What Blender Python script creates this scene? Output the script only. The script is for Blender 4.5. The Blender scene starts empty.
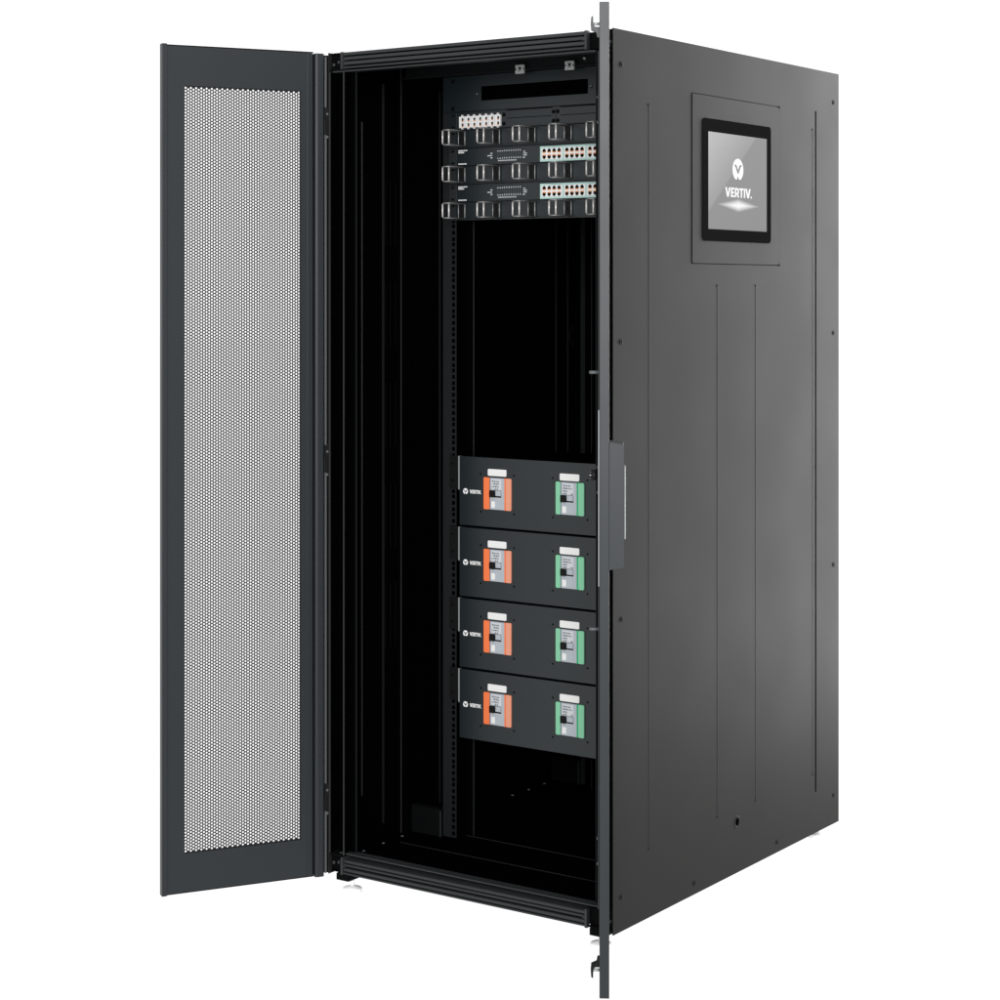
import bpy, bmesh, math, random
from mathutils import Vector, Matrix
from mathutils.geometry import tessellate_polygon

random.seed(7)
scene = bpy.context.scene
COL = scene.collection
PI = math.pi

# ------------------------------------------------------------------ materials
def mat(name, col, rough=.5, spec=.5, metal=0.0, bump=0.0, bscale=900.0, var=0.0):
    m = bpy.data.materials.new(name); m.use_nodes = True
    nt = m.node_tree; N = nt.nodes; L = nt.links
    b = N['Principled BSDF']
    b.inputs['Base Color'].default_value = (*col, 1)
    b.inputs['Roughness'].default_value = rough
    b.inputs['Specular IOR Level'].default_value = spec
    b.inputs['Metallic'].default_value = metal
    tc = N.new('ShaderNodeTexCoord')
    if var > 0:                                     # slight unevenness of the coat
        n = N.new('ShaderNodeTexNoise'); n.inputs['Scale'].default_value = 5.0
        n.inputs['Detail'].default_value = 5.0
        L.new(tc.outputs['Object'], n.inputs['Vector'])
        r = N.new('ShaderNodeMapRange')
        r.inputs['To Min'].default_value = rough - var; r.inputs['To Max'].default_value = rough + var
        L.new(n.outputs['Fac'], r.inputs['Value']); L.new(r.outputs['Result'], b.inputs['Roughness'])
    if bump > 0:                                    # powder coat orange peel
        n2 = N.new('ShaderNodeTexNoise'); n2.inputs['Scale'].default_value = bscale
        L.new(tc.outputs['Object'], n2.inputs['Vector'])
        bp = N.new('ShaderNodeBump'); bp.inputs['Strength'].default_value = bump
        bp.inputs['Distance'].default_value = .0004
        L.new(n2.outputs['Fac'], bp.inputs['Height']); L.new(bp.outputs['Normal'], b.inputs['Normal'])
    return m

M = {
 'side':   mat('side_powder_coat', (.0125, .0125, .0123), .56, .08, bump=.12, var=.05),
 'door':   mat('door_powder_coat', (.0130, .0158, .0178), .42, .21, bump=.12, var=.05),
 'mesh':   mat('perforated_steel', (.012, .013, .014), .5, .15),
 'frame':  mat('frame_steel', (.0185, .0205, .0215), .45, .22, bump=.08),
 'post':   mat('shaded_post_steel', (.0016, .0017, .0018), .7, .03),  # darker copy of the frame steel, shade put into the colour
 'lit':    mat('lit_edge_steel', (.16, .17, .175), .4, .5),  # paler steel, the light on edges put into the colour
 'dark':   mat('interior_shade_black', (.0007, .0007, .0007), .9, .0),  # shade inside the cabinet put into the colour, no reflection
 'rail':   mat('rail_coat', (.0065, .0075, .008), .55, .10),
 'equip':  mat('equipment_paint', (.0050, .0082, .0096), .30, .42, bump=.08, var=.04),
 'ear':    mat('ear_paint', (.009, .011, .012), .36, .5),
 'black':  mat('black_plastic', (.0035, .0036, .0038), .5, .12),
 'gap':    mat('gap_black', (.002, .002, .002), .9, .05),  # flat black, shade of gaps and openings put into colour; also small screws
 'bezel':  mat('bezel_plastic', (.007, .007, .007), .6, .0),
 'ring':   mat('lit_wire', (.46, .445, .43), .34, .5, metal=.3),  # brighter copy of the ring wire for the lit front bars
 'fold':   mat('shaded_inner_fold', (.0024, .0027, .0028), .6, .04),  # darkened in colour for the shade inside the cabinet
 'wire':   mat('shaded_wire', (.20, .20, .20), .4, .45, metal=.2),  # darker copy of the ring wire for the shaded rods
 'nut':    mat('cage_nut_steel', (.30, .31, .31), .45, .5),
 'strip':  mat('lit_edge_and_fastener', (.045, .049, .052), .45, .4),  # pale enough to stand for a lit hinge flange; also fasteners
 'zinc':   mat('zinc_plated', (.24, .25, .26), .4, .5, metal=.3),
 'white':  mat('white_plastic', (.50, .50, .495), .5, .25),
 'foot':   mat('white_nylon', (.78, .78, .78), .5, .3),
 'ink':    mat('white_print', (.56, .56, .56), .6, .1),
 'teal':   mat('pale_teal_plastic', (.27, .385, .365), .45, .25),
 'grey':   mat('breaker_grey', (.26, .285, .31), .45, .4),
 'lgrey':  mat('breaker_light_grey', (.37, .385, .40), .45, .3),
 'print':  mat('dark_print', (.085, .095, .105), .6, .1),
 'mgrey':  mat('print_grey', (.25, .27, .29), .6, .2),
 'orange': mat('orange_plastic', (.54, .115, .034), .45, .3),
 'peach':  mat('pale_orange_plastic', (.47, .195, .125), .45, .3),
 'green':  mat('pale_green_plastic', (.135, .345, .215), .45, .3),
 'dgreen': mat('green_plastic', (.015, .25, .10), .45, .3),
 'contact':mat('orange_contacts', (.42, .13, .02), .4, .4),
 'led':    mat('grey_print', (.36, .38, .39), .6, .2),
}

def screen_material():
    m = bpy.data.materials.new('lit_screen'); m.use_nodes = True
    nt = m.node_tree; N = nt.nodes; L = nt.links
    for n in list(N): N.remove(n)
    out = N.new('ShaderNodeOutputMaterial')
    tc = N.new('ShaderNodeTexCoord'); sp = N.new('ShaderNodeSeparateXYZ')
    L.new(tc.outputs['Object'], sp.inputs[0])
    def mth(op, a, b=None, clamp=False):
        n = N.new('ShaderNodeMath'); n.operation = op; n.use_clamp = clamp
        for i, v in enumerate((a, b)):
            if v is None: continue
            if isinstance(v, (int, float)): n.inputs[i].default_value = v
            else: L.new(v, n.inputs[i])
        return n.outputs[0]
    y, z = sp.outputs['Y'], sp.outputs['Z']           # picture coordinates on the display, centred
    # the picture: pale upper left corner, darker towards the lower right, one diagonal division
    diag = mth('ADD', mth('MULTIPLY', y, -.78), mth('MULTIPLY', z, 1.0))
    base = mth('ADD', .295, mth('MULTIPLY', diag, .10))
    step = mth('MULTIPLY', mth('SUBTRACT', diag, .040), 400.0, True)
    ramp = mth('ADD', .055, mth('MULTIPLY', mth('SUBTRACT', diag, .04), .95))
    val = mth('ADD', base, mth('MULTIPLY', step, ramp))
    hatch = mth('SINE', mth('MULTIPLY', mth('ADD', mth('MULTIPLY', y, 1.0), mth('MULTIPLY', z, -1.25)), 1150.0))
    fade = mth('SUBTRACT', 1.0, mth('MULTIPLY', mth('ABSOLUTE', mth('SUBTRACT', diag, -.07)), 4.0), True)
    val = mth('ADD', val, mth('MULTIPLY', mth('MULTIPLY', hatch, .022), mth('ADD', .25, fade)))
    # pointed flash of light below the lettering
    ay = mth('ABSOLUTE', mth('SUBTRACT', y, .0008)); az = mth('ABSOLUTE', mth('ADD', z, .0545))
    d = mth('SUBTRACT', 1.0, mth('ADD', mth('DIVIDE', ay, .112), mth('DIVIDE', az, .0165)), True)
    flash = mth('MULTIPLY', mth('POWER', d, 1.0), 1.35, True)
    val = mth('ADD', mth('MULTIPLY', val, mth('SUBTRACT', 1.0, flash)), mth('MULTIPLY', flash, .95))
    cmb = N.new('ShaderNodeCombineColor')
    for i in range(3): L.new(val, cmb.inputs[i])
    em = N.new('ShaderNodeEmission'); em.inputs['Strength'].default_value = .96
    L.new(cmb.outputs[0], em.inputs['Color'])
    gl = N.new('ShaderNodeBsdfGlossy'); gl.inputs['Roughness'].default_value = .3
    gl.inputs['Color'].default_value = (.015, .015, .015, 1)
    ad = N.new('ShaderNodeAddShader'); L.new(em.outputs[0], ad.inputs[0]); L.new(gl.outputs[0], ad.inputs[1])
    L.new(ad.outputs[0], out.inputs['Surface'])
    return m
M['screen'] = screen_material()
def emit_mat(name, v):
    m = bpy.data.materials.new(name); m.use_nodes = True; N = m.node_tree.nodes
    b = N['Principled BSDF']; b.inputs['Base Color'].default_value = (.02, .02, .02, 1)
    b.inputs['Emission Color'].default_value = (v, v, v, 1); b.inputs['Emission Strength'].default_value = 1
    b.inputs['Specular IOR Level'].default_value = 0
    return m
M['glow_white'] = emit_mat('lit_white_pixels', 1.0)
M['glow_grey'] = emit_mat('lit_grey_pixels', .30)

# ------------------------------------------------------------------ mesh helpers
class MB:
    """collects pieces of geometry, builds one mesh object"""
    def __init__(s, f=None): s.v = []; s.f = []; s.sm = []; s.map = f
    def add(s, vs, fs, smooth=False):
        o = len(s.v)
        s.v += [s.map(*p) if s.map else tuple(p) for p in vs]
        s.f += [tuple(i + o for i in q) for q in fs]; s.sm += [smooth] * len(fs)
    def box(s, x0, x1, y0, y1, z0, z1, bev=0.0):
        if bev > 0:
            bm = bmesh.new()
            bmesh.ops.create_cube(bm, size=1)
            for v in bm.verts:
                v.co = Vector(((x0+x1)/2 + v.co.x*(x1-x0), (y0+y1)/2 + v.co.y*(y1-y0), (z0+z1)/2 + v.co.z*(z1-z0)))
            bmesh.ops.bevel(bm, geom=bm.edges[:], offset=bev, segments=2, profile=.6, affect='EDGES', clamp_overlap=True)
            bm.verts.index_update()
            s.add([tuple(v.co) for v in bm.verts], [[v.index for v in f.verts] for f in bm.faces]); bm.free()
        else:
            s.add([(x, y, z) for x in (x0, x1) for y in (y0, y1) for z in (z0, z1)],
                  [(0, 1, 3, 2), (4, 6, 7, 5), (0, 4, 5, 1), (2, 3, 7, 6), (0, 2, 6, 4), (1, 5, 7, 3)])
        return s
    def prism(s, contours, fn, d0, d1):
        """2-D contours (first outer, then holes) extruded from depth d0 to d1 through fn(a,b,d)"""
        pts = [p for c in contours for p in c]
        tri = tessellate_polygon([[Vector((p[0], p[1], 0)) for p in c] for c in contours])
        n = len(pts)
        vs = [fn(a, b, d0) for a, b in pts] + [fn(a, b, d1) for a, b in pts]
        fs = [tuple(t) for t in tri] + [tuple(i + n for i in reversed(t)) for t in tri]
        o = 0
        for c in contours:
            k = len(c)
            for i in range(k):
                a, b = o + i, o + (i + 1) % k
                fs.append((a, b, b + n, a + n))
            o += k
        s.add(vs, fs); return s
    def grid(s, xs, zs, holes, fn, d0, d1):
        """sheet on a grid of coordinates with rectangular holes (tests cell centres), thickness d0..d1"""
        def hole(i, j):
            if i < 0 or j < 0 or i >= len(xs)-1 or j >= len(zs)-1: return True
            cx, cz = (xs[i]+xs[i+1])/2, (zs[j]+zs[j+1])/2
            return any(h[0] < cx < h[1] and h[2] < cz < h[3] for h in holes)
        nz = len(zs); n = len(xs)*nz
        vs = [fn(x, z, d0) for x in xs for z in zs] + [fn(x, z, d1) for x in xs for z in zs]
        I = lambda i, j: i*nz + j
        fs = []
        for i in range(len(xs)-1):
            for j in range(nz-1):
                if hole(i, j): continue
                a, b, c, d = I(i, j), I(i+1, j), I(i+1, j+1), I(i, j+1)
                fs.append((a, b, c, d)); fs.append((d+n, c+n, b+n, a+n))
                if hole(i-1, j): fs.append((d, a, a+n, d+n)[::-1])
                if hole(i+1, j): fs.append((b, c, c+n, b+n)[::-1])
                if hole(i, j-1): fs.append((a, b, b+n, a+n)[::-1])
                if hole(i, j+1): fs.append((c, d, d+n, c+n)[::-1])
        s.add(vs, fs); return s
    def lathe(s, c, axis, prof, seg=20, smooth=True):
        """profile [(radius, height)] turned round the axis vector through c"""
        ax = Vector(axis).normalized(); t = Vector((0, 0, 1)) if abs(ax.z) < .9 else Vector((1, 0, 0))
        e1 = ax.cross(t).normalized(); e2 = ax.cross(e1); c = Vector(c); vs = []; fs = []
        for r, h in prof:
            for k in range(seg):
                a = 2*PI*k/seg; vs.append(tuple(c + ax*h + (e1*math.cos(a) + e2*math.sin(a))*r))
        for i in range(len(prof)-1):
            for k in range(seg):
                k2 = (k+1) % seg; fs.append((i*seg+k, i*seg+k2, (i+1)*seg+k2, (i+1)*seg+k))
        if prof[0][0] > 1e-9: fs.append(tuple(range(seg))[::-1])
        if prof[-1][0] > 1e-9: fs.append(tuple((len(prof)-1)*seg + k for k in range(seg)))
        s.add(vs, fs, smooth); return s
    def tube(s, path, r, seg=8, closed=False):
        P = [Vector(p) for p in path]; n = len(P); vs = []; fs = []
        for i, p in enumerate(P):
            if closed: t = (P[(i+1) % n] - P[i-1])
            else: t = P[min(i+1, n-1)] - P[max(i-1, 0)]
            t.normalize(); up = Vector((.31, .22, .93)) if abs(t.z) < .85 else Vector((.9, .4, .1))
            e1 = t.cross(up).normalized(); e2 = t.cross(e1)
            for k in range(seg):
                a = 2*PI*k/seg; vs.append(tuple(p + (e1*math.cos(a)+e2*math.sin(a))*r))
        for i in range(n if closed else n-1):
            j = (i+1) % n
            for k in range(seg):
                k2 = (k+1) % seg; fs.append((i*seg+k, i*seg+k2, j*seg+k2, j*seg+k))
        if not closed:
            fs.append(tuple(range(seg))[::-1]); fs.append(tuple((n-1)*seg+k for k in range(seg)))
        s.add(vs, fs, True); return s
    def build(s, name, m, parent=None, origin=None):
        me = bpy.data.meshes.new(name)
        base = Vector(ROOT.get(parent, (0, 0, 0))) if parent else Vector((0, 0, 0))
        if origin is not None: off = Vector(origin)
        else: off = base
        me.from_pydata([tuple(Vector(p) - off) for p in s.v], [], s.f)
        me.polygons.foreach_set('use_smooth', s.sm)
        bm = bmesh.new(); bm.from_mesh(me)
        bmesh.ops.recalc_face_normals(bm, faces=bm.faces); bm.to_mesh(me); bm.free()
        me.materials.append(M[m] if isinstance(m, str) else m)
        o = bpy.data.objects.new(name, me); COL.objects.link(o)
        if parent is not None:
            o.parent = parent; ROOT[o] = ROOT[parent]
            if origin is not None: o.location = Vector(origin) - base
        elif origin is not None: o.location = origin
        return o
ROOT = {}

def tag(o, label, cat, group=None, kind=None):
    o['label'] = label; o['category'] = cat
    if group: o['group'] = group
    if kind: o['kind'] = kind
    return o
def thing(name, loc, label, cat, group=None):
    o = bpy.data.objects.new(name, None); COL.objects.link(o); o.location = loc
    o.empty_display_size = .05
    ROOT[o] = Vector(loc); return tag(o, label, cat, group)
def copy_tree(o, parent=None):
    c = o.copy(); COL.objects.link(c)
    if parent: c.parent = parent; c.matrix_parent_inverse = Matrix.Identity(4)
    for ch in list(o.children): copy_tree(ch, c)
    return c

XZ = lambda a, b, d: (a, d, b)            # picture plane facing the front (y = depth)
YZ = lambda a, b, d: (d, a, b)            # side plane (x = depth)

def rrect(a0, a1, b0, b1, r, seg=5):
    out = []
    for cx, cy, st in ((a1-r, b1-r, 0), (a0+r, b1-r, 90), (a0+r, b0+r, 180), (a1-r, b0+r, 270)):
        for k in range(seg+1):
            t = math.radians(st + 90*k/seg); out.append((cx + r*math.cos(t), cy + r*math.sin(t)))
    return out
def circle(cx, cy, r, seg=28): return [(cx + r*math.cos(2*PI*k/seg), cy + r*math.sin(2*PI*k/seg)) for k in range(seg)]

# ------------------------------------------------------------------ lettering (unit height capitals)
T = .225
def letter(ch):
    if ch == 'V': return [[(0, 1), (.27, 1), (.46, .34), (.65, 1), (.92, 1), (.60, 0), (.32, 0)]], .92
    if ch == 'E': return [[(0, 0), (.60, 0), (.60, .2), (T, .2), (T, .4), (.54, .4), (.54, .6), (T, .6), (T, .8), (.60, .8), (.60, 1), (0, 1)]], .60
    if ch == 'R':
        o = [(0, 0), (T, 0), (T, .30), (.34, .30), (.50, 0), (.76, 0), (.57, .36), (.66, .44), (.71, .56), (.71, .74), (.66, .88), (.56, .97), (.42, 1), (0, 1)]
        h = [(T, .48), (T, .80), (.40, .80), (.47, .75), (.49, .64), (.47, .53), (.40, .48)]
        return [o, h], .76
    if ch == 'T': return [[(.245, 0), (.475, 0), (.475, .8), (.72, .8), (.72, 1), (0, 1), (0, .8), (.245, .8)]], .72
    if ch == 'I': return [[(0, 0), (T, 0), (T, 1), (0, 1)]], T
    if ch == '.': return [[(0, 0), (.2, 0), (.2, .2), (0, .2)]], .2
def wordmark(mb, a0, b0, height, width, fn, d0, d1, text='VERTIV.'):
    gap = {'VE': .07, 'ER': .10, 'RT': .02, 'TI': .08, 'IV': .06, 'V.': .0}
    adv = 0; items = []
    for i, c in enumerate(text):
        cs, w = letter(c); items.append((adv, cs)); adv += w + (gap.get(text[i:i+2], .08) if i < len(text)-1 else 0)
    k = width/adv
    for x, cs in items:
        mb.prism([[(a0 + (x+p)*k, b0 + q*height) for p, q in c] for c in cs], fn, d0, d1)
def emblem_disc(cx, cy, r, rx):
    """round badge with a flat foot and a wedge cut out of the foot"""
    pts = []
    for k in range(41):
        t = math.radians(-62 + (360-56)*k/40.0)
        pts.append((cx + rx*math.cos(t), cy + r*math.sin(t)))
    by = cy + r*math.sin(math.radians(-62))
    pts += [(cx - rx*.20, by), (cx, cy - r*.56), (cx + rx*.20, by)]
    return pts
def emblem_v(cx, cy, r, rx):
    P = [(-.68, .44), (-.30, .44), (-.24, .34), (0, -.02), (.24, .34), (.30, .44), (.68, .44), (.62, .30), (.50, .26), (.09, -.36), (-.09, -.36), (-.50, .26), (-.62, .30)]
    return [(cx + a*rx, cy + b*r) for a, b in P]

# ================================================================== the floor (made-up translucent sheet, lit from below against contact shadow) and surroundings
def floor():
    m = bpy.data.materials.new('shadowless_white_floor'); m.use_nodes = True
    nt = m.node_tree; N = nt.nodes; L = nt.links
    for n in list(N): N.remove(n)
    out = N.new('ShaderNodeOutputMaterial'); tr = N.new('ShaderNodeBsdfTranslucent'); df = N.new('ShaderNodeBsdfDiffuse')
    tr.inputs['Color'].default_value = (.98, .98, .98, 1); df.inputs['Color'].default_value = (.9, .9, .9, 1)
    mx = N.new('ShaderNodeMixShader'); mx.inputs[0].default_value = .06
    L.new(tr.outputs[0], mx.inputs[1]); L.new(df.outputs[0], mx.inputs[2]); L.new(mx.outputs[0], out.inputs['Surface'])
    b = MB(); s = 40
    b.add([(-s, -s, 0), (s, -s, 0), (s, s, 0), (-s, s, 0)], [(0, 1, 2, 3)])
    o = b.build('floor', m)
    tag(o, 'plain white studio floor under the black cabinet', 'floor', kind='structure')
floor()

# ================================================================== cabinet
W, D, ZB, ZT = .80, 1.1305, .043, 2.008
cab = thing('server_cabinet', (.4, D/2, 0), 'tall black server cabinet with both front doors open and a touchscreen in its side', 'server cabinet')

# ---- frame beams: grooved sections along x
def beam(z0, z1, flip=False):
    h = z1 - z0
    bands = [(0, .10), (.17, .36), (.52, .64), (.70, .88)]       # from the bottom up
    if flip: bands = [(0, .12), (.22, .42), (.52, .72), (.80, 1.0)]
    yr = [.0, .0025, .0015, .004]
    if flip: yr = yr[::-1]
    pts = []
    for i, (a, b) in enumerate(bands):
        y = yr[i]
        pts += [(y + .001, z0 + a*h), (y, z0 + (a+.03)*h), (y, z0 + (b-.03)*h), (y + .001, z0 + b*h)]
        if i < 3: pts += [(.026, z0 + b*h), (.026, z0 + bands[i+1][0]*h)]
    pts += [(.05, z1), (.05, z0)]
    return pts
for z0, z1, fl in ((1.968, 2.006, True), (.0495, .0865, False)):
    bm_ = MB(); bm_.prism([beam(z0, z1, fl)], lambda a, b, d: (d, a, b), .046, .727)
    bm_.build('frame_beam', 'frame', cab)
# thin lips running along the opening
lp = MB(); lp.box(.012, .752, .004, .030, 1.9605, 1.9635); lp.build('opening_lip', 'frame', cab)
lp = MB(); lp.prism([[(.006, .0955), (.006, .0980), (.0325, .0980), (.0325, .0865), (.0300, .0865), (.0300, .0955)]], lambda a, b, d: (d, a, b), .03, .760)
lp.build('opening_lip', 'frame', cab)
# bracket outlines at both ends of each beam
for z0, z1 in ((1.966, 2.0075), (.0475, .0885)):
    for x0, x1, xa, xb in ((.0395, .0455, .0450, .052), (.7275, .7335, .721, .7280)):
        bk = MB(); bk.box(x0, x1, -.002, .0105 if x0 > .4 else .05, z0, z1, .0008).box(xa, xb, -.001, .010, z0 + .48*(z1-z0), z0 + .54*(z1-z0))
        bk.build('beam_end_bracket', 'frame', cab)
# corner castings
for sx in (0, 1):
    xw = .0392 if sx == 0 else .0727
    for top in (0, 1):
        X = (lambda x: x) if sx == 0 else (lambda x: .8 - x)
        c = MB(lambda x, y, z, X=X: (X(x), y, z))
        if top:
            c.box(.0018, xw, .0115, .05, 1.967, 2.004, .001)
            c.box(.004, .0392, .003, .011, 1.9645, 1.9690).box(.002, .0392, .004, .05, 2.0045, 2.0065)
            c.box(.020, .030, .006, .0112, 1.972, 1.990, .001).box(.0335, .0355, .002, .011, 1.970, 2.0035)
        else:
            c.box(.0018, xw, .0115, .05, .053, .090, .001)
            c.box(.004, .0392, .003, .011, .088, .0935, .0006)
            c.box(.020, .030, .006, .0112, .066, .082, .001).box(.0335, .0355, .002, .011, .054, .0875)
            c.box(.0244, .0613, .001, .050, .033, .0492, .001)
            if sx == 0: c.box(.004, .0392, .004, .05, .0505, .053)
            else: c.box(.004, .066, .003, .05, .0495, .0525)
        o = c.build('corner_casting', 'post', cab)
        sc = MB()
        for (x, z) in ((.0275, 1.984 if top else .073), (.012, 1.979 if top else .070)):
            sc.lathe((X(x), .0062, z), (0, -1, 0), [(.0042, -.005), (.0042, 0), (.003, .0015), (0, .0018)], 12)
        sc.build('screw', 'frame', o)

# front posts: folded sheet, webs coloured as shade, edge strips paler as if lit
def post(X, right, nm='front_post'):
    b = MB(lambda x, y, z: (X(x), y, z))
    z0, z1 = .0935, 1.9605
    b.box(.0125 if right else .0060, .0450, .034, .037, z0, z1)
    b.box(.0484, .0660, .024, .027, z0, z1)
    b.box(.018, .022, .020, .034, z0, z1)
    b.box(.0125 if right else .0022, .0150 if right else .0050, .0068, .045 if not right else .0335, z0, z1).box(.0456, .0482, .0035, .0345, z0, z1)
    o = b.build(nm, 'dark', cab)
    e = MB(lambda x, y, z: (X(x), y, z))
    if right: e.box(.0125, .0150, .004, .0065, z0, z1, .0005)
    else: e.box(.0022, .0046, .0015, .0042, z0, z1, .0005)
    e.build('lit_folded_edge', 'post' if right else 'frame', o)
    e = MB(lambda x, y, z: (X(x), y, z)); e.box(.0454, .0484, .0005, .0032, z0, z1, .0005); e.build('lit_folded_edge', 'frame', o)
    e = MB(lambda x, y, z: (X(x), y, z)); e.box(.0660, .0676, .0225, .027, z0, z1, .0004); e.build('lit_folded_edge', 'rail', o)
post(lambda x: x, False); post(lambda x: .8090 - x, True)
rp = MB(); rp.box(.004, .05, 1.08, 1.125, .0935, 1.97).box(.75, .796, 1.08, 1.125, .0935, 1.97)
rp.build('rear_post', 'dark', cab)

# added lining, near-black so the interior shade is in its colour
ln = MB()
ln.box(.0015, .0055, .045, 1.125, .080, 2.0)                    # left
ln.box(.7925, .7965, .045, 1.125, .080, 2.0)                    # right
ln.box(.0055, .7925, 1.1255, 1.129, .05, 2.0)                   # back
ln.box(.0055, .7925, .05, 1.1255, 2.0005, 2.004)                # roof
ln.build('interior_shade_lining', 'dark', cab)
rf = MB(); rf.box(.001, .7985, .05, 1.129, 2.0045, 2.0075); rf.build('roof_panel', 'side', cab)
bkp = MB(); bkp.box(.001, .7985, 1.1292, 1.1305, .043, 2.0045); bkp.build('back_panel', 'side', cab)
fp = MB()
fp.box(.0055, .7925, .05, .188, .078, .0862).box(.0055, .7925, .1895, .3305, .078, .0862).box(.0055, .7925, .332, 1.125, .078, .0862)
fpo = fp.build('floor_pan', 'dark', cab)
se = MB(); se.box(.07, .7925, .1882, .1894, .078, .0868).box(.16, .7925, .3307, .3318, .078, .0868); se.build('pan_edge', 'frame', fpo)
for x, y in ((.047, .0775), (.0435, .158), (.0435, .2335), (.0426, .718), (.045, .792), (.0432, .871), (.70, .12)):
    b = MB(); b.lathe((x, y, .0862), (0, 0, 1), [(.0045, 0), (.004, .002), (0, .0028)], 10); b.build('screw', 'strip', fpo)
# vertical stiffener seen on the inner left wall, and inner channel post
st = MB()
st.prism([[(.1195, 0), (.1215, .0022), (.1235, 0)]], lambda a, b, d: (.0055 + b, a, d), .2046, 1.8514)
st.build('wall_stiffener', 'rail', cab)
for y in (.205, .440, .985, 1.045):
    b = MB(); b.prism([[(y-.004, 0), (y, .004), (y+.004, 0)]], lambda a, q, d: (.0055 + q, a, d), .12, 1.95); b.build('wall_fold', 'fold', cab)
for y in (.212, .232, .252):
    for z in (.55, .80, 1.05, 1.30, 1.55):
        b = MB(); b.box(.0056, .0068, y, y + .004, z, z + .16); b.build('vent_slot', 'post', cab)
b = MB(); b.lathe((.0056, 1.085, 1.3105), (1, 0, 0), [(.034, 0), (.034, .003), (.029, .003), (.028, .0005), (0, .0005)], 28); b.build('round_cover', 'fold', cab)
ch = MB(); ch.box(.0055, .020, .262, .302, .0862, 1.998)
cho = ch.build('inner_post', 'dark', cab)
ce = MB(); ce.box(.0186, .0200, .2590, .2618, .0862, 1.998); ce.build('lit_folded_edge', 'frame', cho)  # paler strip stands for light caught on the edge
# roof cross rail above the equipment with two cage nuts
xr = MB(); xr.box(.02, .78, .278, .281, 1.9690, 1.999).box(.02, .78, .266, .281, 1.9665, 1.9688)
xro = xr.build('roof_cross_rail', 'rail', cab)
for x, z in ((.3765, 1.9690), (.5180, 1.9690)):
    b = MB()
    b.grid([x-.0125, x-.004, x+.004, x+.0125], [z-.0105, z-.005, z+.006, z+.0105], [(x-.004, x+.004, z-.005, z+.006)], XZ, .2615, .2655)
    b.box(x-.0010, x+.0010, .2620, .2650, z-.0050, z-.0005)
    n = b.build('cage_nut', 'nut', xro)
    b = MB(); b.box(x-.0050, x+.0050, .2656, .2662, z-.006, z+.007); b.build('nut_hole', 'gap', n)
    b = MB(); b.box(x-.0127, x-.0098, .2608, .2614, z-.0018, z+.0018); b.build('nut_notch', 'gap', n)
    b = MB(); b.box(x+.0098, x+.0127, .2608, .2614, z-.0018, z+.0018); b.build('nut_notch', 'gap', n)
b = MB(); b.lathe((.5515, .276, 1.9850), (0, -1, 0), [(.0045, 0), (.0045, .001), (.003, .0028), (0, .003)], 12); b.build('screw', 'zinc', xro)

# ---- mounting rails with square holes
def rail(X, y, fy, nm='mounting_rail'):
    zs = {.0885, 1.964}; holes = []
    base = .0885 + .004
    for u in range(42):
        for o in (.00635, .0222, .0381):
            z = base + u*.04445 + o
            if z + .005 < 1.9630:
                holes.append((.1546, .1640, z-.0047, z+.0047)); zs |= {z-.0047, z+.0047}
    zs = sorted(zs); xs = [.1274, .1546, .1640, .1688]
    b = MB(lambda x, yy, z: (X(x), yy, z))
    b.grid(xs, zs, holes, XZ, y, y + fy*.002)
    o = b.build(nm, 'rail', cab)
    b = MB(lambda x, yy, z: (X(x), yy, z))
    b.prism([[(.1690, y), (.1690, y + fy*.045), (.1890, y + fy*.045), (.1890, y + fy*.043), (.1706, y + fy*.043), (.1706, y)]], lambda a, q, d: (a, q, d), .0885, 1.964)
    b.build('return_flange', 'dark', o)
    e = MB(lambda x, yy, z: (X(x), yy, z))
    yy = y + fy*.043
    e.box(.1890, .1903, min(yy, yy+fy*.002), max(yy, yy+fy*.002), .0885, 1.964); e.build('lit_folded_edge', 'frame', o)  # paler strip, the lit rail edge put into the colour
rail(lambda x: x, .290, 1); rail(lambda x: .8 - x, .290, 1)
rail(lambda x: x, .925, -1); rail(lambda x: .8 - x, .925, -1)
for y in (.284, .918):
    for X in ((lambda x: x), (lambda x: .8 - x)):
        b = MB(lambda x, yy, z, X=X: (X(x), yy, z)); b.box(.0345, .1235, y, y + .003, .0865, .152); b.box(.0345, .1235, y, y+.02, .152, .1535)
        o = b.build('rail_bracket', 'fold' if y < .5 else 'post', cab)  # rear brackets coloured darker for the deeper shade
        e = MB(lambda x, yy, z, X=X: (X(x), yy, z)); e.box(.1236, .1250, y-.003, y + .003, .0865, .150); e.build('lit_folded_edge', 'frame', o)  # paler strip as if the bracket edge were lit

# ---- levelling feet
for x, y in ((.05, .030), (.75, .030), (.75, 1.10), (.05, 1.10)):
    b = MB(); b.lathe((x, y, 0), (0, 0, 1), [(.021, 0), (.0235, .0015), (.0235, .0095), (.0222, .0112), (.010, .0150), (.0052, .0165), (0, .0165)], 28)
    o = b.build('levelling_foot', 'foot', cab)
    s_ = MB(); s_.lathe((x, y, 0), (0, 0, 1), [(.0048, .0160), (.0048, .0340)], 14); s_.build('stem', 'foot', o)

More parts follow.
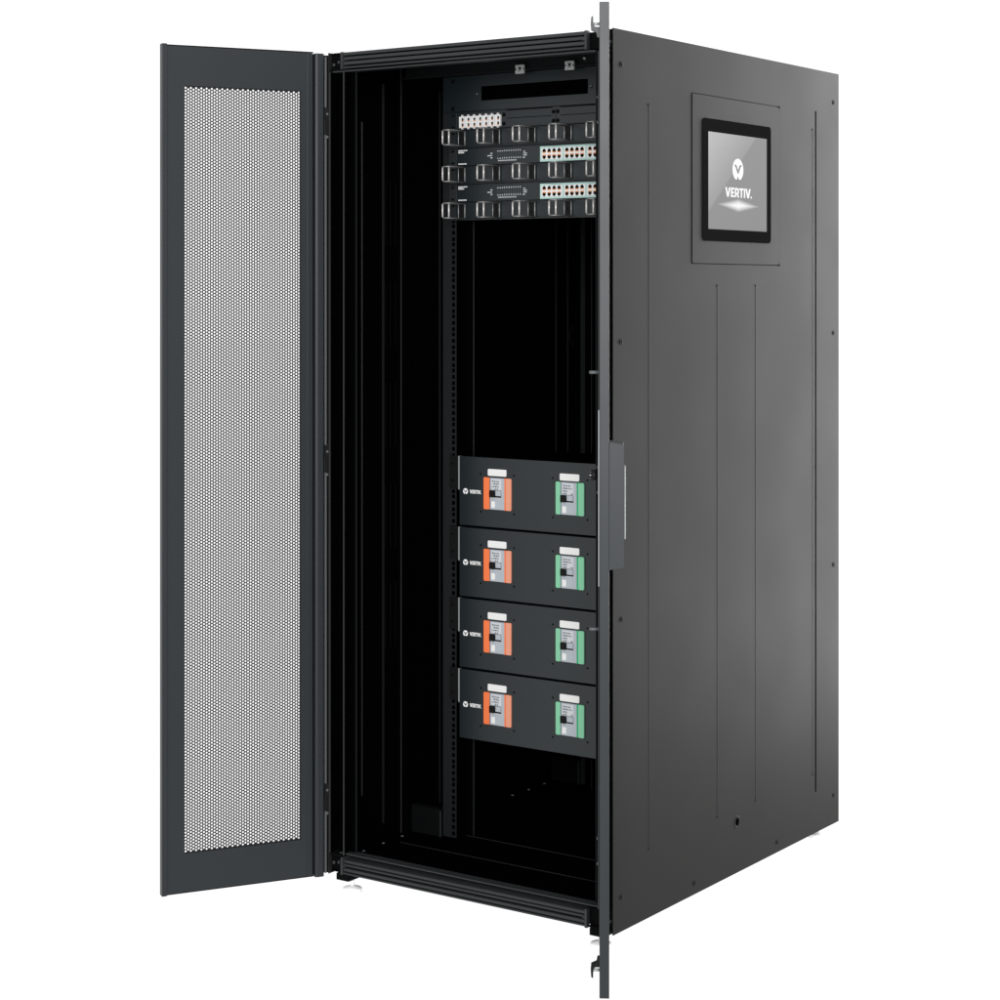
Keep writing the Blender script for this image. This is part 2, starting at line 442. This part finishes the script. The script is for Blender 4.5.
# ---- side panels
def side_panel(mirror):
    X = (lambda x: x) if not mirror else (lambda x: .8 - x)
    f = lambda a, b, d: (X(d), a, b)
    hy, hz, hr = .5658, .1647, .0098
    ys = [0.0, hy-hr, hy+hr, .9890, .9972, D]; zs = [ZB, .148, hz-hr, hz+hr, 1.9011, ZT]
    b = MB(); b.grid(ys, zs, [(.9890, .9972, .148, 1.9011), (hy-hr, hy+hr, hz-hr, hz+hr)], f, .7985, .80)
    b.box(*sorted((X(.7968), X(.7984))), .0015, .014, ZB+.001, ZT-.001)
    o = b.build('side_panel', 'side', cab)
    for y, z0, z1 in ((.1522, .1967, 1.8535), (.4683, .1968, 1.451), (.662, .1972, 1.4513), (.9765, .1963, 1.8524)):
        r = MB(); r.prism([[(y-.0018, 0), (y-.0006, .0004), (y+.0006, .0004), (y+.0018, 0)]], lambda a, b_, d: (X(.8001 + b_), a, d), z0, z1)
        for z in (z0, z1): r.box(*sorted((X(.8002), X(.8013))), y-.0022, y+.0022, z-.0022, z+.0022)
        r.build('stiffening_seam', 'side', o)
    for y, z in ((.0328, 1.9319), (1.099, 1.9315), (.0318, 1.328), (1.099, 1.328), (1.099, .7215), (.0335, .7232), (1.099, .1181), (.0319, .1187), (.3561, .0692), (.7755, .0689)):
        s_ = MB(); ax = (1, 0, 0) if not mirror else (-1, 0, 0)
        s_.lathe((X(.8), y, z), ax, [(.0062, .0002), (.0058, .0010), (.0040, .0012), (.0034, .0004), (0, .0004)], 18)
        so = s_.build('screw', 'side', o)
        kk = MB(); kk.box(*sorted((X(.8003), X(.8013))), y-.0050, y+.0030, z-.0008, z+.0008); kk.box(*sorted((X(.8003), X(.8012))), y+.0012, y+.0030, z+.0008, z+.0060); kk.box(*sorted((X(.8003), X(.8012))), y+.0005, y+.0022, z-.0058, z-.0008)
        kp = kk.build('drive_slot', 'gap', o); kp.parent = o
    g = MB(); g.lathe((X(.80), hy, hz), (1 if not mirror else -1, 0, 0), [(.0096, .0002), (.0100, .0008), (.0141, .0008), (.0147, .0002)], 28); g.f = [q for q in g.f if len(q) == 4]; g.sm = g.sm[:len(g.f)]
    go = g.build('cable_grommet', 'side', o)
    g = MB(); g.lathe((X(.80), hy, hz), (1 if not mirror else -1, 0, 0), [(.0095, -.03), (.0095, .0003)], 28); g.f = g.f[:-1]; g.sm = g.sm[:-1]; g.build('hole_sleeve', 'gap', go)
    return o
side_panel(False)
lb = MB(); lb.box(0, .0014, 0, D, ZB, ZT); lb.build('side_panel', 'side', cab)

# ---- touchscreen
tp = MB(); tp.prism([rrect(.3467, .7853, 1.5028, 1.8945, .004)], YZ, .8002, .8012)
touch = tp.build('touchscreen', 'side', cab)
gk = MB(); gk.prism([rrect(.3450, .7870, 1.5011, 1.8962, .005), rrect(.3466, .7854, 1.5027, 1.8946, .004)[::-1]], YZ, .8002, .8007); gk.build('mounting_gap', 'gap', touch)
for z in (1.5028, 1.8945):
    cn = MB(); cn.box(.8004, .8014, .7823, .7883, z-.003, z+.003); cn.build('corner_relief', 'gap', touch)
bz = MB()
bz.prism([rrect(.393, .7377, 1.5553, 1.8418, .011, 6)], YZ, .8013, .8028)
bz.prism([rrect(.3945, .7362, 1.5568, 1.8403, .010, 6)], YZ, .8029, .8034)
bz.build('bezel', 'bezel', touch)
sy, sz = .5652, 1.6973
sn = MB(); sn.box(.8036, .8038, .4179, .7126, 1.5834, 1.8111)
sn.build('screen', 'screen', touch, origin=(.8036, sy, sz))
em = MB(); em.prism([emblem_disc(.5632, 1.7283, .0265, .0272)], YZ, .8039, .8041); em.build('logo', 'glow_white', touch)
ev = MB(); ev.prism([emblem_v(.5632, 1.7283, .0265, .0272)], YZ, .8042, .8043); ev.build('logo_letter', 'glow_grey', touch)
wm = MB(); wordmark(wm, .4995, 1.6620, .0225, .1340, YZ, .8039, .8041); wm.build('lettering', 'glow_white', touch)

# ---- doors
P_ = 1.7855/246.0; CW = .2803/44.5
def perforated_mesh():
    u0, z0 = .0638, .1295; ncol = 45; nrow = 246; cr = .00268
    hx = [(cr*math.cos(math.radians(60*k)), cr*math.sin(math.radians(60*k))) for k in range(6)]
    V = []; F = []; th = .0012
    def quad(a, b, c, d):
        o = len(V); V.extend((a, b, c, d)); F.append((o, o+1, o+2, o+3))
    for i in range(ncol):
        uc = u0 + (i + .5)*CW - CW*.25; off = 0 if i % 2 == 0 else P_/2; n = nrow if i % 2 == 0 else nrow-1
        for j in range(n):
            zc = z0 + off + (j + .5)*P_
            o = len(V); w = CW/2; h = P_/2
            for t in (0, -th):
                V.extend([(uc+w, t, zc+h), (uc-w, t, zc+h), (uc-w, t, zc-h), (uc+w, t, zc-h)])
                V.extend([(uc+a, t, zc+b) for a, b in hx])
            for q in (o, o+10):
                fs = [(q, q+1, q+6, q+5), (q+2, q+3, q+9, q+8), (q+3, q, q+5, q+4, q+9), (q+1, q+2, q+8, q+7, q+6)]
                F.extend(fs if q == o else [f[::-1] for f in fs])
            for k in range(6):
                k2 = (k+1) % 6; F.append((o+4+k, o+4+k2, o+14+k2, o+14+k))
        if i % 2:
            for za, zb in ((z0, z0+P_/2), (z0+nrow*P_-P_/2, z0+nrow*P_)):
                quad((uc-CW/2, 0, za), (uc+CW/2, 0, za), (uc+CW/2, 0, zb), (uc-CW/2, 0, zb))
    ua, ub = u0 - CW*.25, u0 + 45*CW - CW*.25; za, zb = z0, z0+nrow*P_
    for a, b, c, d in ((ua-.012, ua, za-.012, zb+.012), (ub, ub+.012, za-.012, zb+.012), (ua, ub, za-.012, za), (ua, ub, zb, zb+.012)):
        quad((a, 0, c), (b, 0, c), (b, 0, d), (a, 0, d))
    me = bpy.data.meshes.new('perforated_sheet'); me.from_pydata(V, [], F); me.materials.append(M['mesh'])
    return me, (ua, ub, za, zb)
PERF, (PUA, PUB, PZA, PZB) = perforated_mesh()

def door(org, eu, n, label, ustart, is_lead):
    org = Vector((*org, 0)); eu = Vector((*eu, 0)).normalized(); n = Vector((*n, 0)).normalized()
    f = lambda u, t, z: tuple(org + eu*u + n*t + Vector((0, 0, z)))
    g = lambda u, z, t: f(u, t, z)
    b = MB()
    us = [.0335, PUA-.0008, PUB+.0008, .3885]; zs = [.0397, PZA-.0008, PZB+.0008, 2.0071]
    b.grid(us, zs, [(us[1], us[2], zs[1], zs[2])], g, -.0172, -.0040)
    d = b.build('door', 'door', cab); d['label'] = label
    # free edge return, a little taller than the leaf
    e = MB(f); e.box(.3887, .4010, -.0196, .0, .0367, 2.0116, .0009); e.build('edge_return', 'door', d)
    for za, zb in ((2.0072, 2.0100), (.0372, .0396)):
        k = MB(f); k.box(.0300, .3886, -.0165, -.0050, za, zb); k.build('edge_gap_shade', 'gap', d)  # added black strip, stands for the dark gap along the edge
    o = MB(f)
    o.box(.0405, .0465, -.0040, -.0022, .0399, 2.0069, .0008)
    o.build('pressed_bead', 'door', d)
    # rounded hinge stile
    u0, u1, r = max(ustart, .0056), .0280, .008
    prof = [(u0, -.0196), (u1, -.0196), (u1, .004-r*.4)]
    for q in range(7):
        a = math.radians(90*q/6); prof.append((u1 - r + r*math.cos(a), .004 - r*.4 + r*.4*math.sin(a)))
    prof += [(u0 + .003, .0038), (u0, .001)]
    if ustart < .02:
        h = MB(); h.prism([prof], lambda a, b_, z: f(a, b_, z), .0367, 2.0062); h.build('hinge_stile', 'door', d)
        h = MB(f); h.box(.0282, .0334, -.0196, -.0130, .0397, 2.0062); h.build('stile_groove', 'black', d)
        h = MB(f); h.box(.0000, .0044, .0004, .0052, .045, 1.998, .0005); h.build('lit_hinge_strip', 'strip', d)  # flange coloured paler, its light put into the colour
        h = MB(f); h.box(-.0105, .0002, -.0180, -.0100, .041, 2.0040); h.build('hinge_gap_shade', 'gap', d)  # added black strip filling the gap between door and post with shade
    else:
        h = MB(f); h.box(ustart, .0334, -.0196, -.0040, .0397, 2.0062); h.build('hinge_stile', 'door', d)
    # perforated sheet
    p = bpy.data.objects.new('perforated_sheet', PERF); COL.objects.link(p)
    sgn = 1 if eu.x*n.y - eu.y*n.x > 0 else -1
    nn = n*sgn
    mtx = Matrix(((eu.x, nn.x, 0, 0), (eu.y, nn.y, 0, 0), (0, 0, 1, 0), (0, 0, 0, 1)))
    mtx.translation = org + n*(-.0085) - Vector((.4, D/2, 0)); p.parent = d; p.matrix_local = mtx; ROOT[p] = ROOT[d]
    # hinges
    for z in (1.8476, 1.0395, .2290):
        h = MB(f)
        h.box(-.0030, .0062, -.012, .0064, z-.036, z+.001, .001).box(-.0060, .0052, -.010, .0060, z+.0005, z+.030, .001)
        ho = h.build('hinge', 'black', d)
        for zz in (z+.014, z-.041):
            s_ = MB(); s_.lathe(f(-.0015, .0060, zz), tuple(n), [(.0036, -.002), (.0034, .001), (.002, .002), (0, .002)], 10); s_.build('screw', 'strip', ho)
    # top and bottom latches on the inner face
    if is_lead:
        for z, s in ((1.966, 1), (.094, -1)):
            l = MB(f); l.prism([[(-.001, -.014), (.004, -.014), (.006, -.002), (.0165, .004), (.0175, .018), (.0165, .036), (.0125, .040), (.0120, .016), (.008, .012), (-.001, .012)]], lambda a, b_, t: (.384 + t*.4, a, z - .012 + b_*.8 if s > 0 else z + .010 - b_*.8), -.012, .012)
            lo = l.build('latch', 'black' if s < 0 else 'frame', d)
            pn = MB(); pn.lathe(f(.384, -.0005, z + (.004 if s > 0 else -.006)), tuple(n), [(.003, 0), (.003, .014), (0, .015)], 10); pn.build('pin', 'zinc', lo)
        # rod guides and lock gear
        gr = MB(f)
        for z in (1.277, .767):
            pn = MB(); pn.lathe(f(.390, .0, z), tuple(n), [(.0034, 0), (.0034, .0185), (.002, .0205), (0, .0205)], 12); pn.build('guide_pin', 'strip', d)
        lk = MB(f); lk.box(.372, .396, .0002, .0025, .852, 1.202, .0006); lk.build('lock_gear', 'lit', d)
        cm = MB(); cm.lathe(f(.378, .0025, 1.072), tuple(n), [(.006, 0), (.006, .004), (.0105, .004), (.0105, .013), (.0075, .0145), (.0075, .017), (.004, .018), (.0035, .016), (0, .016)], 20); cm.build('lock_cam', 'black', d)
        cs = MB(); cs.lathe(f(.3785, .0185, 1.072), tuple(n), [(.0078, -.004), (.0074, .0012), (.0040, .0012), (.0036, .0004)], 6); cs.build('lock_nut', 'zinc', d)
        # handle on the outer face
        hd = MB()
        hd.prism([[(.0198, .8855), (.0200, 1.1385), (.0478, 1.1345), (.0486, 1.1325), (.0486, .8925), (.0478, .8905)]], lambda a, b_, u: f(u, -a, b_), .335, .4005)
        ho = hd.build('handle', 'door', d)
        lv = MB(f); lv.box(.342, .378, -.0522, -.0488, .944, 1.089, .0012); lv.build('lever', 'lit', ho)
    return d
door((-.007, .0005), (-.5077, -.8615), (.8615, -.5077), 'left door swung open, perforated panel facing the viewer', 0.0, False)
# the leading door stands edge on to the viewer
eR = Vector((.5259, -.8506)); nR = Vector((-.8506, -.5259))
oR = Vector((.985, -.3149)) - eR*.4010 + nR*.0196
door(tuple(oR), tuple(eR), tuple(nR), 'right door swung open, seen by its edge, with the handle', .0305, True)

# ================================================================== rack equipment
FY = .2868        # front of the 19 inch plates
def plate(mb, z0, z1, ear=True):
    mb.box(.1496, .6504, FY, FY + .0025, z0 + .0006, z1 - .0006, .0006)

# ---- tall blanking plate with a long slot
bp = thing('blanking_plate', (.4, .29, 1.8782), 'tall dark blanking plate with one long black slot at the top of the rack', 'blanking plate')
b = MB(); b.grid([.1310, .2459, .5541, .6690], [1.8782, 1.9026, 1.9378, 1.9655], [(.2459, .5541, 1.9026, 1.9378)], XZ, FY, FY + .0022)
b.box(.1310, .6690, FY + .0023, FY + .012, 1.8782, 1.8800).box(.1310, .6690, FY-.004, FY, 1.8782, 1.8796)
b.build('plate', 'equip', bp)
b = MB(); b.box(.236, .564, FY + .03, FY + .033, 1.894, 1.948); b.box(.236, .564, FY+.0024, FY+.03, 1.948, 1.950).box(.236, .564, FY+.0024, FY+.03, 1.892, 1.894); b.build('slot_box', 'dark', bp)
for x, z, r in ((.160, 1.9545, .0036), (.640, 1.9545, .0036), (.160, 1.8868, .0040), (.640, 1.8868, .0040)):
    b = MB(); b.lathe((x, FY, z), (0, -1, 0), [(r*1.5, 0), (r*1.4, .0006), (0, .0007)], 14); b.build('screw', 'gap', bp)
for x, z in ((.2365, 1.9190), (.5640, 1.9190)):
    b = MB(); b.lathe((x, FY, z), (0, -1, 0), [(.0060, -.0002), (.0058, .0008), (.0042, .0008), (.0040, .0002), (0, .0002)], 16); b.build('stud', 'ear', bp)

# ---- patch panel
pz = 1.8335
pp = thing('patch_panel', (.4, .29, pz), 'dark patch panel with a row of seven white twin socket modules', 'patch panel')
b = MB(); plate(b, pz, pz + .0445); b.build('plate', 'equip', pp)
b = MB(); b.box(.1715, .1728, FY-.0012, FY-.0001, pz+.002, pz+.0425); b.build('ear_fold', 'frame', pp)
for z in (pz + .036, pz+.0075):
    b = MB(); b.prism([rrect(.1560, .1660, z-.0028, z+.0028, .0026, 4)], XZ, FY-.0006, FY-.0001); b.build('ear_slot', 'gap', pp)
for i in range(7):
    x = .1835 + i*.01775; z0, z1 = pz + .0045, pz + .0325
    b = MB(); b.box(x, x+.0166, FY-.0070, FY-.0001, z0, z1, .0009)
    b.box(x+.0065, x+.0100, FY-.0060, FY-.0001, z1, z1+.0038).box(x+.0065, x+.0100, FY-.0060, FY-.0001, z0-.0032, z0)
    mo = b.build('socket_module', 'white', pp)
    for dz in (.0046, .0176):
        b = MB(); b.box(x+.0088, x+.0140, FY-.0073, FY-.0071, z0+dz, z0+dz+.0062); b.build('socket', 'gap', mo)
        b = MB(); b.box(x+.0088, x+.0140, FY-.0074, FY-.0071, z0+dz-.0026, z0+dz-.0002); b.build('contacts', 'contact', mo)
for k, (xa, xb) in enumerate(((.3110, .4646), (.4664, .6190))):
    b = MB(); b.grid([xa, xa+.012, xb-.012, xb], [pz+.003, pz+.0215, pz+.0232, pz+.0405], [(xa+.012, xb-.012, pz+.0215, pz+.0232)], XZ, FY-.0022, FY-.0002)
    bo = b.build('blank_module', 'equip', pp)
    b = MB(); b.box(xa+.012, xb-.012, FY-.0006, FY-.0001, pz+.0215, pz+.0232); b.box(xa+.01, xb-.01, FY-.0006, FY-.0001, pz+.0408, pz+.0432); b.build('groove', 'gap', bo)
    for x in (xa + .0040, xb - .0060):
        for z in (pz + .0100, pz + .0315):
            b = MB(); b.lathe((x, FY-.0022, z), (0, -1, 0), [(.0050, 0), (.0046, .0012), (.0026, .0012), (.0024, .0004), (0, .0004)], 16); b.build('screw', 'gap', bo)

# ---- cable managers with five wire rings
def cable_manager(z0, label):
    t = thing('cable_manager', (.4, .29, z0), label, 'cable manager', 'ringed cable managers in the rack')
    b = MB(); plate(b, z0, z0 + .0445); b.build('plate', 'ear', t)
    b = MB()
    for i in range(5):
        xa = .1020 + i*.1034 + (.0 if i else .0705); xb = .1020 + (i+1)*.1034 - .0016
        if i == 0: xa = .1720
        b.box(xa, min(xb, .6280), FY-.0046, FY-.0002, z0 + .0035, z0 + .0425, .0008)
    b.box(.6172, .6290, FY-.0046, FY-.0002, z0+.0035, z0+.0425, .0008)
    b.build('front_segments', 'equip', t)
    for z in (z0 + .036, z0 + .008):
        b = MB(); b.prism([rrect(.1560, .1660, z-.0024, z+.0024, .0023, 4)], XZ, FY-.0006, FY-.0001); b.build('ear_slot', 'gap', t)
    for i in range(5):
        xl = .1815 + i*.1034; xr_ = xl + .0190; zb, zt = z0 + .0045, z0 + .0405; yb, yf = FY-.0050, .2155; c = .004
        b = MB()
        for x in (xl, xr_):
            b.tube([(x, yb, zb), (x, yf + c, zb), (x, yf + c*.3, zb + c*.3), (x, yf, zb + c), (x, yf, zt - c), (x, yf + c*.3, zt - c*.3), (x, yf + c, zt), (x, yb, zt)], .0016, 8)
            b.tube([(x, yb-.0008, zb+.001), (x, yb-.0008, zt-.001)], .0013, 8)
        for z in (zb, zt):
            b.tube([(xl, yf + c*.6, z), (xr_, yf + c*.6, z)], .0014, 8)
        r = b.build('cable_ring', 'wire', t)
        for x in (xl, xr_):
            b = MB(); b.tube([(x, yf - .0004, zb + c*.7), (x, yf - .0004, zt - c*.7)], .0021, 8); b.build('front_bar', 'ring', r)
        b = MB(); b.box(xl + .0022, xr_ - .0022, FY-.0085, FY-.0048, zb+.001, zt-.001, .0012); b.box(xl+.006, xl+.012, FY-.011, FY-.0086, zb+.010, zb+.020, .001); b.build('clip', 'black', r)
    return t
cable_manager(1.7890, 'ringed cable manager directly under the white socket modules')
cable_manager(1.7000, 'ringed cable manager between the two network switches')
cable_manager(1.6110, 'lowest ringed cable manager, above the empty rack space')

# ---- network switches
def switch(z0, label):
    t = thing('network_switch', (.4, .29, z0), label, 'network switch', 'network switches in the rack')
    b = MB(); plate(b, z0, z0 + .0445); b.box(.1496, .1722, FY-.0014, FY-.0001, z0+.0010, z0+.0435, .0004); b.build('rack_ear', 'ear', t)
    b = MB(); b.box(.1745, .6255, FY-.0026, FY-.0001, z0 + .0012, z0 + .0432, .0006);
    b.build('housing', 'equip', t)
    b = MB(); b.box(.180, .620, FY + .003, .52, z0+.002, z0+.0425); b.build('chassis', 'dark', t)
    for z in (z0 + .0365, z0 + .008):
        b = MB(); b.prism([rrect(.1560, .1660, z-.0026, z+.0026, .0025, 4)], XZ, FY-.0021, FY-.0015); b.build('ear_slot', 'gap', t)
    y0, y1 = FY-.0030, FY-.0027
    # small printed captions, too small to read: rows of short bars
    b = MB(); rnd = random.Random(3)
    def bars(xa, xb, za, zb):
        x = xa
        while x < xb:
            w = rnd.uniform(.0012, .0026); b.box(x, min(x+w, xb), y0, y1, za, zb); x += w + .0006
    bars(.1790, .1930, z0+.0362, z0+.0392); bars(.1940, .2060, z0+.0368, z0+.0392); bars(.1790, .1960, z0+.0318, z0+.0346)
    bars(.1790, .2040, z0+.0040, z0+.0066)
    b.build('printed_caption', 'ink', t)
    b = MB()
    for (x, w, dz) in ((.2755, .006, .0270), (.2665, .014, .0215), (.2755, .006, .0160)): b.box(x, x+w, y0, y1, z0+dz, z0+dz+.0022)
    for (x, w, dz) in ((.372, .007, .0285), (.372, .013, .0240), (.372, .013, .0195), (.370, .009, .0140)): b.box(x, x+w*.8, y0, y1, z0+dz, z0+dz+.0020)
    bx = .2960
    for c in range(11):
        for r_, dz in enumerate((.0318, .0255, .0205, .0140)):
            w, h = ((.0022, .0034) if c > 2 else (.0032, .0022)) if r_ in (0, 3) else (.0016, .0014)
            if r_ in (1, 2): continue
            b.box(bx + c*.0066, bx + c*.0066 + w, y0, y1, z0+dz, z0+dz+h)
    bars(.298, .352, z0+.0085, z0+.0108)
    b.build('printed_symbols', 'led', t)
    b = MB()
    for c in range(11):
        for dz in (.0285, .0250, .0215, .0180): b.box(bx + .0004 + c*.0066, bx + .0018 + c*.0066, y0, y1, z0+dz, z0+dz+.0012)
    b.build('indicator_lights', 'print', t)
    # port block
    b = MB(); b.box(.4222, .6215, FY-.0060, FY-.0027, z0 + .0022, z0 + .0388, .0006); b.build('port_block', 'teal', t)
    for gI in range(3):
        x0 = .4272 + gI*.0645
        b = MB(); b.box(x0, x0 + .0590, FY-.0072, FY-.0061, z0 + .0068, z0 + .0342, .0005); b.build('port_bank', 'white', t)
        for c in range(4):
            xc = x0 + .0080 + c*.0142
            for up in (0, 1):
                s = 1 if up else -1; zc = z0 + .0205
                b = MB(); w = .0047
                b.prism([[(xc-w, zc+s*.0047), (xc+w, zc+s*.0047), (xc+w, zc+s*.0095), (xc+w*.45, zc+s*.0112), (xc+w*.40, zc+s*.0124), (xc-w*.40, zc+s*.0124), (xc-w*.45, zc+s*.0112), (xc-w, zc+s*.0095)]], XZ, FY-.0076, FY-.0073)
                po = b.build('port', 'gap', t)
                b = MB(); b.box(xc-w, xc+w, FY-.0076, FY-.0073, zc + (.0022 if s > 0 else -.0046), zc + (.0046 if s > 0 else -.0022)); b.build('contacts', 'contact', po)
    return t
switch(1.7445, 'dark network switch between the upper two cable managers')
switch(1.6555, 'dark network switch between the lower two cable managers')

# ---- breaker panels
BY = .275
def breaker(t, x0, zc, kind):
    """one moulded case breaker, 81 mm wide, with coloured flanks"""
    w = .0813 if kind == 'o' else .0790; z0, z1 = zc - .0388, zc + .0388
    gx0, gx1 = (x0 + .0180, x0 + .0615) if kind == 'o' else (x0 + .0138, x0 + .0592)
    left, line, right = ('orange', 'orange', 'peach') if kind == 'o' else ('green', 'dgreen', 'green')
    b = MB(); b.box(gx0, gx1, BY-.0040, BY-.0001, z0 + .0004, z1 - .0004, .0008)
    b.box(gx1 - .0075, gx1 - .0012, BY-.0046, BY-.0041, z0 + .001, z1 - .001)
    o = b.build('circuit_breaker', 'grey', t); o['label'] = 'breaker with orange flanks' if kind == 'o' else 'breaker with green flanks'
    b = MB(); b.prism([rrect(x0, gx0-.0004, z0, z1, .003, 4)], XZ, BY-.0036, BY-.0001); b.build('flank', left, o)
    b = MB(); b.box(gx1+.0004, gx1+.0038, BY-.0042, BY-.0001, z0, z1); b.build('flank_edge', line, o)
    b = MB(); b.prism([rrect(gx1+.0040, x0 + w, z0, z1, .003, 4)], XZ, BY-.0036, BY-.0001); b.build('flank', right, o)
    b = MB(); b.box(gx0+.0006, gx0+.0020, BY-.0046, BY-.00405, z0+.0006, z1-.0006); b.build('side_groove', 'print', o)
    y0 = BY-.0044
    b = MB(); b.box(gx0+.006, gx1-.009, BY-.0043, BY-.0041, z1-.0310, z1-.0030); b.box(gx0+.004, gx1-.009, y0-.0008, BY-.0041, z1-.0335, z1-.0315); b.box(gx0+.004, gx1-.009, y0-.0008, BY-.0041, z0+.0285, z0+.0300)
    b.build('face_plate', 'lgrey', o)
    b = MB(); rnd = random.Random(11)
    for r_ in range(4):
        x = gx0 + .008
        while x < gx1 - .014:
            q = rnd.uniform(.002, .006)
            if rnd.random() < .72: b.box(x, x+q, BY-.0045, BY-.00435, z1 - .0104 - r_*.0062, z1 - .0074 - r_*.0062 + rnd.uniform(-.0006, .001))
            x += q + .0016
    b.build('face_print', 'print', o)
    # toggle slot and toggle
    zt = zc + .0005 if kind == 'o' else zc + .0000
    b = MB(); b.box(gx0+.0035, gx1-.0090, BY-.0050, BY-.0042, zt-.0092, zt+.0084); b.build('toggle_slot', 'black', o)
    b = MB(); b.box(gx0+.0186, gx1-.0092, BY-.0058, BY-.0051, zt-.0050, zt+.0076); b.build('slot_slider', 'grey', o)
    b = MB(); b.box(gx0+.0036, gx0+.0180, BY-.0120, BY-.0051, zt-.0086, zt+.0082, .0014); b.build('toggle', 'black', o)
    b = MB(); b.box(gx0+.0055, gx0+.0165, BY-.0047, BY-.0041, z0+.0050, z0+.0205, .0002); b.build('test_button', 'white', o)
    b = MB(); b.box(gx0+.0185, gx1-.0090, BY-.0045, BY-.0041, z0+.0040, z0+.0240); b.build('rating_plate', 'grey', o)
def breaker_panel():
    z0 = .8628
    t = thing('breaker_panel', (.4, .29, z0), 'topmost of the four breaker panels, under the empty rack space', 'breaker panel', 'breaker panels stacked in the rack')
    b = MB(); b.box(.1885, .6115, BY, BY+.0145, z0 + .0018, z0 + .1703, .0012); b.build('front_plate', 'equip', t)
    b = MB(); b.box(.195, .605, .2905, .55, z0+.003, z0+.167); b.build('chassis', 'dark', t)
    b = MB(); b.box(.1500, .1880, .2862, .2896, z0+.089, z0+.1695, .0005); b.build('rack_ear', 'black', t)
    b = MB(); b.box(.6120, .6500, .2862, .2896, z0+.089, z0+.1695, .0005); b.build('rack_ear', 'black', t)
    b = MB(); b.box(.1846, .1883, .2755, .2860, z0 + .0880, z0 + .1703, .0004); b.build('side_bracket', 'lit', t)  # pale colour stands for the light on its side
    for z in (z0+.108, z0+.150):
        b = MB(); b.prism([rrect(.1550, .1650, z-.003, z+.003, .0028, 4)], XZ, .2855, .2861); b.build('ear_slot', 'gap', t)
    breaker(t, .2638, .9468, 'o'); breaker(t, .4732, .9478, 'g')
    for xa in (.2753, .4838):
        b = MB(); b.prism([rrect(xa, xa+.0545, .9897, 1.0062, .0028, 4)], XZ, BY-.0022, BY-.0001); b.build('label_plate', 'white', t)
    for x, z in ((.253, .993), (.3511, .9932), (.253, .9003), (.3511, .9003), (.4628, .9940), (.5603, .9942), (.4628, .9006), (.5603, .9006)):
        b = MB(); b.lathe((x, BY, z), (0, -1, 0), [(.0026, 0), (.0024, .0006), (0, .0006)], 12); b.build('screw', 'gap', t)
    b = MB(); b.prism([emblem_disc(.2073, .9478, .0072, .0072)], XZ, BY-.0004, BY-.0001); lo = b.build('logo', 'ink', t)
    b = MB(); b.prism([emblem_v(.2073, .9472, .0088, .0084)], XZ, BY-.0006, BY-.00045); b.build('logo_letter', 'gap', lo)
    b = MB(); wordmark(b, .2200, .9434, .0088, .0345, XZ, BY-.0004, BY-.0001); b.build('lettering', 'ink', t)
    return t
bpn = breaker_panel()
for k, lab in enumerate(('second breaker panel from the top of the stack of four', 'third breaker panel from the top of the stack of four', 'bottom breaker panel of the stack of four, above the cabinet floor')):
    c = copy_tree(bpn); c.location.z = .8628 - .1739*(k+1); c['label'] = lab

# ================================================================== camera, light, world
cam = bpy.data.cameras.new('camera'); co = bpy.data.objects.new('camera', cam); COL.objects.link(co)
co.location = (3.0542, -3.6618, 1.4411); co.rotation_euler = (PI/2, 0, math.radians(34.8795))
cam.sensor_width = 36; cam.sensor_fit = 'HORIZONTAL'; cam.lens = 1984/1000*36
cam.shift_x = 0; cam.shift_y = -(500-289.7)/1000; cam.clip_end = 200; cam.clip_start = .05
scene.camera = co

def area(name, loc, tgt, size, power, sy=None):
    l = bpy.data.lights.new(name, 'AREA'); l.size = size; l.energy = power
    if sy: l.shape = 'RECTANGLE'; l.size_y = sy
    o = bpy.data.objects.new(name, l); COL.objects.link(o); o.location = loc
    o.rotation_euler = (Vector(tgt) - Vector(loc)).to_track_quat('-Z', 'Y').to_euler()
    return o
area('front_softbox', (4.25, -5.6, 2.45), (.9, -.3, 1.5), 1.8, 570, 2.4)
area('added_rear_low_fill', (1.30, 1.95, .26), (.8, 1.05, .05), .5, 5.5, .45)  # added fill, unseen, lifts the panel's dark lower rear corner
area('rear_strip_light', (1.06, 2.35, 1.66), (.8, .95, 1.15), .65, 95, 3.15)

w = bpy.data.worlds.new('World'); scene.world = w; w.use_nodes = True
bg = w.node_tree.nodes['Background']; bg.inputs[0].default_value = (1, 1, 1, 1); bg.inputs[1].default_value = 1.14

vs = scene.view_settings; vs.view_transform = 'Standard'; vs.look = 'None'; vs.gamma = 1; vs.exposure = 0; vs.use_curve_mapping = False
scene.render.engine = 'CYCLES'
scene.cycles.use_denoising = True
scene.cycles.max_bounces = 8
scene.render.film_transparent = False
